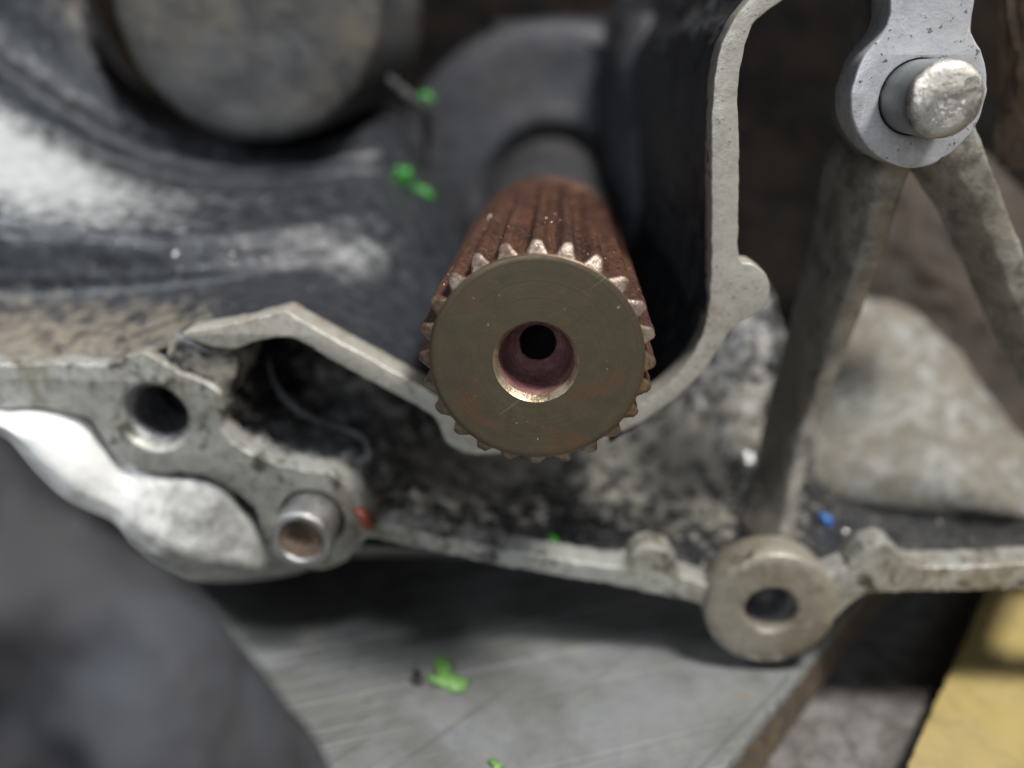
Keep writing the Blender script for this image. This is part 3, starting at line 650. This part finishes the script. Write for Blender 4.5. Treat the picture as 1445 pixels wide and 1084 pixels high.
# ------------------------------------------------------------------ the splined shaft
shaft = thing('splined_shaft', 'rusty splined steel shaft with drilled end pointing at the camera', 'shaft', (ax, 150, az))
Y0 = 63.0; N_T = 24; R_ROOT, R_TIP, R_FACE = 9.0, 10.1, 9.05
L_SP = 39.0
# core between the teeth
prof = [(R_FACE-0.12, Y0+0.10)] + [(R_ROOT, Y0+0.35+k*L_SP/40) for k in range(41)] + [(R_ROOT+0.5, Y0+L_SP+1.3), (10.0, Y0+L_SP+2.2)]
lathe('shaft_core', ax, az, prof, M_RUST, shaft, 120, 0.10, 0.9)
lathe('plain_journal', ax, az, [(9.5, Y0+L_SP+1.6), (9.8, Y0+L_SP+2.6), (10.0, Y0+L_SP+4), (10.0, Y0+L_SP+22), (10.3, Y0+L_SP+23), (10.3, 138), (11.0, 139), (11.0, 156)], M_SHAFT, shaft, 80, 0.06, 0.5)
# teeth
for k in range(N_T):
    a0 = math.radians(90.5) - k*math.tau/N_T
    rnd = random.Random(100+k)
    wr = rnd.uniform(-0.10, 0.04); lean = rnd.uniform(-0.012, 0.012); cham = rnd.uniform(0.9, 1.15)
    if k in (3, 4, 5, 6): wr -= 0.10; lean += 0.035
    half = math.tau/N_T/2
    xs = [-0.98, -0.74, -0.56, -0.43, -0.32, -0.20, 0.0, 0.20, 0.32, 0.43, 0.56, 0.74, 0.98]
    hs = [-0.12, 0.06, 0.36, 0.66, 0.88, 0.99, 1.03, 0.99, 0.88, 0.66, 0.36, 0.06, -0.12]
    ts = [0.0, 0.12, 0.30, 0.55, 0.80, 1.05, 1.3, 1.8, 2.5] + [2.5+q*(L_SP-4.5)/36 for q in range(1, 37)] + [L_SP-1.2, L_SP-0.5, L_SP]
    verts, faces, mi = [], [], []
    for t in ts:
        fade = 1.0 if t < L_SP-2 else max(0.0, 1-((t-(L_SP-2))/2)**2)
        for x, h in zip(xs, hs):
            r_full = R_ROOT + (R_TIP+wr-R_ROOT)*h*fade
            r_ch = R_FACE-0.10 + t*1.6*cham
            r = min(r_full, r_ch)
            ang = a0 - x*half - lean*h
            p = Vector((ax+r*math.cos(ang), Y0+0.06+t, az+r*math.sin(ang)))
            q = p*1.1
            r += 0.075*fbm(q, 1.0, 3) + (0.05*noise.noise(p*2.7) if t > 0.3 else 0)
            ang += 0.006*noise.noise(Vector((p.x*0.5, p.y*0.35, p.z*0.5)))
            verts.append((ax+r*math.cos(ang), p.y, az+r*math.sin(ang)))
    m = len(xs)
    for j in range(len(ts)-1):
        for i in range(m-1):
            faces.append((j*m+i, j*m+i+1, (j+1)*m+i+1, (j+1)*m+i))
            hh = (hs[i]+hs[i+1])/2
            mi.append(1 if ts[j] < 1.05 and 0.2 < hh and ts[j]*1.6*cham < hh*(R_TIP-R_ROOT)+0.12 else 0)
    make('spline_tooth', verts, faces, [M_RUST, M_TIP if (k <= 5 or k >= 21) else M_TIP2], shaft, True, mi)  # upper tooth ends paler: wear plus painted light from above
# end face and bore
fc = P(755, 521, Y0); hx, hz = ax+(fc.x-P(757, 509, Y0).x)*0.35, az-0.15
def face_mesh():
    seg, rings = 120, 16
    verts, faces = [], []
    rh = 3.62
    for j in range(rings+1):
        for k in range(seg):
            a = k*math.tau/seg
            o = Vector((ax+(R_FACE-0.16)*math.cos(a), 0, az+(R_FACE-0.16)*math.sin(a)))
            i = Vector((hx+rh*math.cos(a), 0, hz+rh*math.sin(a)))
            p = i.lerp(o, j/rings); p.y = Y0-0.04+0.012*fbm(p, 0.8)
            verts.append(p)
    for k in range(seg):           # turned-over outer edge
        a = k*math.tau/seg; verts.append(Vector((ax+R_FACE*math.cos(a), Y0+0.05, az+R_FACE*math.sin(a))))
    for k in range(seg):
        a = k*math.tau/seg; verts.append(Vector((ax+R_FACE*math.cos(a), Y0+0.6, az+R_FACE*math.sin(a))))
    for j in range(rings+2):
        for k in range(seg):
            faces.append((j*seg+k, j*seg+(k+1) % seg, (j+1)*seg+(k+1) % seg, (j+1)*seg+k))
    return verts, faces
v, f = face_mesh()
end_face = make('end_face', v, f, M_FACE, shaft, True)
lathe('bore_chamfer', hx, hz, [(3.63, Y0-0.035), (3.5, Y0+0.16), (3.32, Y0+0.55), (3.22, Y0+0.75)], M_CHAM, end_face, 72, 0.02, 1.5)
bp = [(3.23, Y0+0.70), (3.12, Y0+1.4), (2.95, Y0+2.5), (2.7, Y0+3.6), (2.3, Y0+4.5), (1.85, Y0+4.9), (1.66, Y0+5.2)]
bore = lathe('bore', hx, hz, bp, M_BORE, shaft, 64, 0.03, 1.2)
lathe('drilling', hx, hz, [(1.68, Y0+5.15), (1.64, Y0+6), (1.6, Y0+24), (0.02, Y0+24)], M_CHIP_HOLE, bore, 48)  # near-black colour stands in for shade down the drilling

# ------------------------------------------------------------------ dowels
def dowel_len(px_b, px_t): return 0
pin = thing('dowel_pin', 'solid steel dowel pin with battered end in the bright boss, upper right', 'dowel pin', (hT.x, G, hT.z))
rp = rT*0.965; yt = G-6.3
lathe('pin_body', hT.x, hT.z, [(rp, G+8), (rp, G-1), (rp, yt+1.1), (rp*0.995, yt+0.9), (rp*0.98, yt+0.7)], M_PIN, pin, 64)
prof = [(rp*0.98, yt+0.7), (rp*0.95, yt+0.45), (rp*0.90, yt+0.22), (rp*0.82, yt+0.08), (rp*0.65, yt+0.0), (rp*0.5, yt-0.03), (rp*0.35, yt-0.04), (rp*0.2, yt-0.05), (0.01, yt-0.05)]
lathe('pin_end', hT.x, hT.z, prof, M_PINEND, pin, 64, 0.10, 0.9)

slv = thing('dowel_sleeve', 'hollow pale steel dowel sleeve with brown inside, lower left of the rim', 'dowel sleeve', (hD.x, G, hD.z))
rs = rD*0.90; yt = G-4.4
lathe('sleeve_wall', hD.x, hD.z, [(rs, G+8), (rs, G-1), (rs, yt+0.5), (rs*0.97, yt+0.15), (rs*0.92, yt), (rs*0.80, yt), (rs*0.72, yt+0.2), (rs*0.70, yt+0.6), (rs*0.70, yt+4)], M_SLEEVE, slv, 56, 0.03, 0.8)
lathe('sleeve_plug', hD.x, hD.z, [(rs*0.73, yt+0.25), (rs*0.6, yt+0.35), (rs*0.45, yt+0.6), (rs*0.3, yt+0.9), (0.01, yt+1.0)], M_PLUG, slv, 48, 0.12, 0.9)

# ------------------------------------------------------------------ dark soft thing close to the camera
def pillow(name, outline, Y, front, back, mat, n=120, rings=26, fold=0.8):
    O = curve([P(x, y, Y) for x, y in outline], n, True)
    c = sum(O, Vector())/n
    verts, faces = [], []
    for side, h in ((0, -front), (1, back)):
        for j in range(rings+1):
            s = j/rings
            for k in range(n):
                p = c.lerp(O[k], math.sin(s*math.pi/2))
                dome = math.cos(s*math.pi/2)**0.8
                q = Vector((p.x, Y+h*dome, p.z))
                q.y += fold*fbm(Vector((p.x, side*9, p.z)), 0.075, 3)*(1 if side == 0 else 0.3)*dome
                verts.append(q)
    st = (rings+1)*n
    for s in range(2):
        for j in range(rings):
            for k in range(n):
                faces.append((s*st+j*n+k, s*st+j*n+(k+1) % n, s*st+(j+1)*n+(k+1) % n, s*st+(j+1)*n+k))
    return make(name, verts, faces, mat, None, True)
rub = pillow('rubber_cover', [(-250, 560), (-60, 590), (30, 690), (120, 752), (190, 800), (275, 868), (345, 950), (410, 1040), (470, 1130), (480, 1300), (200, 1400), (-200, 1300), (-350, 900)], 34, 6, 4, M_RUBBER, fold=4.0)
tag(rub, 'blurred dark grey soft cover close to the camera, lower left corner', 'cover')

# ------------------------------------------------------------------ flakes and crumbs
def flake(name, label, cat, c, nrm, size, mat, seed, thick=0.25, asp=1.0, spikes=0.35, group=None):
    rnd = random.Random(seed); c = Vector(c); nrm = Vector(nrm).normalized()
    a = nrm.cross(Vector((0.31, 0.2, 0.9))).normalized(); b = nrm.cross(a)
    n = 26; top, bot = [], []; ph = [rnd.uniform(0, 6.3) for _ in range(4)]
    for k in range(n):
        t = k*math.tau/n; r = size*(0.85+0.35*math.sin(2*t+ph[0])+0.25*math.sin(3*t+ph[1])+rnd.uniform(-spikes, spikes))
        p = c + a*math.cos(t)*r*asp + b*math.sin(t)*r + nrm*rnd.uniform(-0.1, 0.15)*size
        top.append(p+nrm*thick); bot.append(p-nrm*thick)
    verts = [c+nrm*(thick*1.8)]+top+bot+[c-nrm*thick]
    faces = []
    for k in range(n):
        k2 = (k+1) % n
        faces += [(0, 1+k, 1+k2), (1+k, 1+n+k, 1+n+k2, 1+k2), (2*n+1, 1+n+k2, 1+n+k)]
    o = make(name, verts, faces, mat, None, True)
    return tag(o, label, cat, group)
GRP = 'green paint flakes'
flake('paint_flake', 'large yellow-green paint flake lying on the grey steel plate', 'paint flake', PZ(630, 956, Z_PLATE+0.35), (0.05, -0.1, 1), 2.0, M_LEAF, 3, 0.06, 1.0, 0.45, GRP)
flake('paint_flake', 'small green paint flake at the bottom of the frame on the plate', 'paint flake', PZ(700, 1080, Z_PLATE+0.3), (0, 0, 1), 0.6, M_LEAF, 4, 0.15, 1.0, 0.4, GRP)
flake('paint_flake', 'green paint flake on the grimy pocket floor above the lower rim', 'paint flake', P(782, 768, 79.5), (0, -0.6, 0.8), 0.9, M_GREEN, 5, 0.12, 1.3, 0.4, GRP)
flake('paint_flake', 'bright green paint flake on the stepped wall left of the shaft', 'paint flake', P(568, 250, 121.5), (0.2, -0.9, 0.4), 1.2, M_GREEN, 6, 0.08, 1.7, 0.4, GRP)
flake('paint_flake', 'small green paint flake just right of the bright green one', 'paint flake', P(598, 270, 121), (0.2, -0.9, 0.4), 0.9, M_GREEN, 7, 0.08, 1.8, 0.4, GRP)
flake('paint_flake', 'dull green paint flake on the bracket edge by the round cap', 'paint flake', P(601, 136, 131), (0.1, -0.9, 0.4), 1.1, M_GREEN, 8, 0.1, 1.0, 0.4, GRP)
flake('paint_chip', 'blue paint chip on the wet casting right of the rib foot', 'paint chip', P(1166, 733, 87), (0, -0.8, 0.6), 0.75, M_BLUE, 9, 0.3, 1.2, 0.3)
flake('sealant_blob', 'red sealant blob at the right side of the sleeve boss', 'sealant', P(517, 731, G-0.1), (0, -0.9, 0.4), 0.85, M_RED, 10, 0.5, 1.5, 0.35)
flake('dirt_chip', 'black dirt chip on the plate left of the yellow-green flake', 'dirt chip', PZ(588, 958, Z_PLATE+0.3), (0, 0, 1), 0.6, M_CHIP_HOLE, 11, 0.25, 1.6, 0.35)

# tiny filings, pale specks added for their sparkle, too many to count
def glints(name, label, spots, mat, seed):
    rnd = random.Random(seed); verts, faces = [], []
    for (p, s) in spots:
        b = len(verts)
        for k in range(4):
            verts.append(p+Vector((rnd.gauss(0, 1), rnd.gauss(0, 1), rnd.gauss(0, 1))).normalized()*s*rnd.uniform(0.6, 1.5))
        faces += [(b, b+1, b+2), (b, b+2, b+3), (b, b+3, b+1), (b+1, b+3, b+2)]
    o = make(name, verts, faces, mat, None, False)
    return tag(o, label, 'glints', None, 'stuff')
rnd = random.Random(5); spots = []
for _ in range(170):
    a = math.radians(rnd.uniform(20, 165)); t = rnd.uniform(0.5, 30)**1.0; r = rnd.uniform(9.5, 10.1)
    spots.append((Vector((ax+r*math.cos(a), Y0+t, az+r*math.sin(a))), rnd.uniform(0.04, 0.11)))
for _ in range(14):
    a = rnd.uniform(0, math.tau); r = rnd.uniform(4, 8.8)
    spots.append((Vector((ax+r*math.cos(a), Y0-0.05, az+r*math.sin(a))), rnd.uniform(0.04, 0.09)))
glints('shaft_glints', 'tiny pale specks added as filings stuck to the rusty splined shaft', spots, M_GLINT, 1)
dg = bpy.context.evaluated_depsgraph_get(); dg.update()
def hit(x, y):
    o = Vector((0, 0, -Z_PLATE*S)); d = ray(x, y).normalized()
    ok, loc, nor, *_ = sc.ray_cast(dg, o+d*0.06, d)
    return (Vector((loc.x/S, loc.y/S, loc.z/S+Z_PLATE)), nor) if ok else (None, None)
spots = []
for _ in range(420):
    u = rnd.random()
    if u < 0.35: x, y = rnd.uniform(0, 600), rnd.uniform(320, 520)
    elif u < 0.75: x, y = rnd.uniform(500, 1080), rnd.uniform(600, 800)
    elif u < 0.9: x, y = rnd.uniform(1120, 1445), rnd.uniform(700, 800)
    else: x, y = rnd.uniform(420, 900), rnd.uniform(860, 1080)
    p, n = hit(x, y)
    if p is not None and p.y > 77: spots.append((p, rnd.choice((0.08, 0.1, 0.12, 0.15, 0.2, 0.34))))
glints('scattered_glints', 'scattered bright specks added as glints on the oily case walls, pocket floor and plate', spots, M_GLINT, 2)
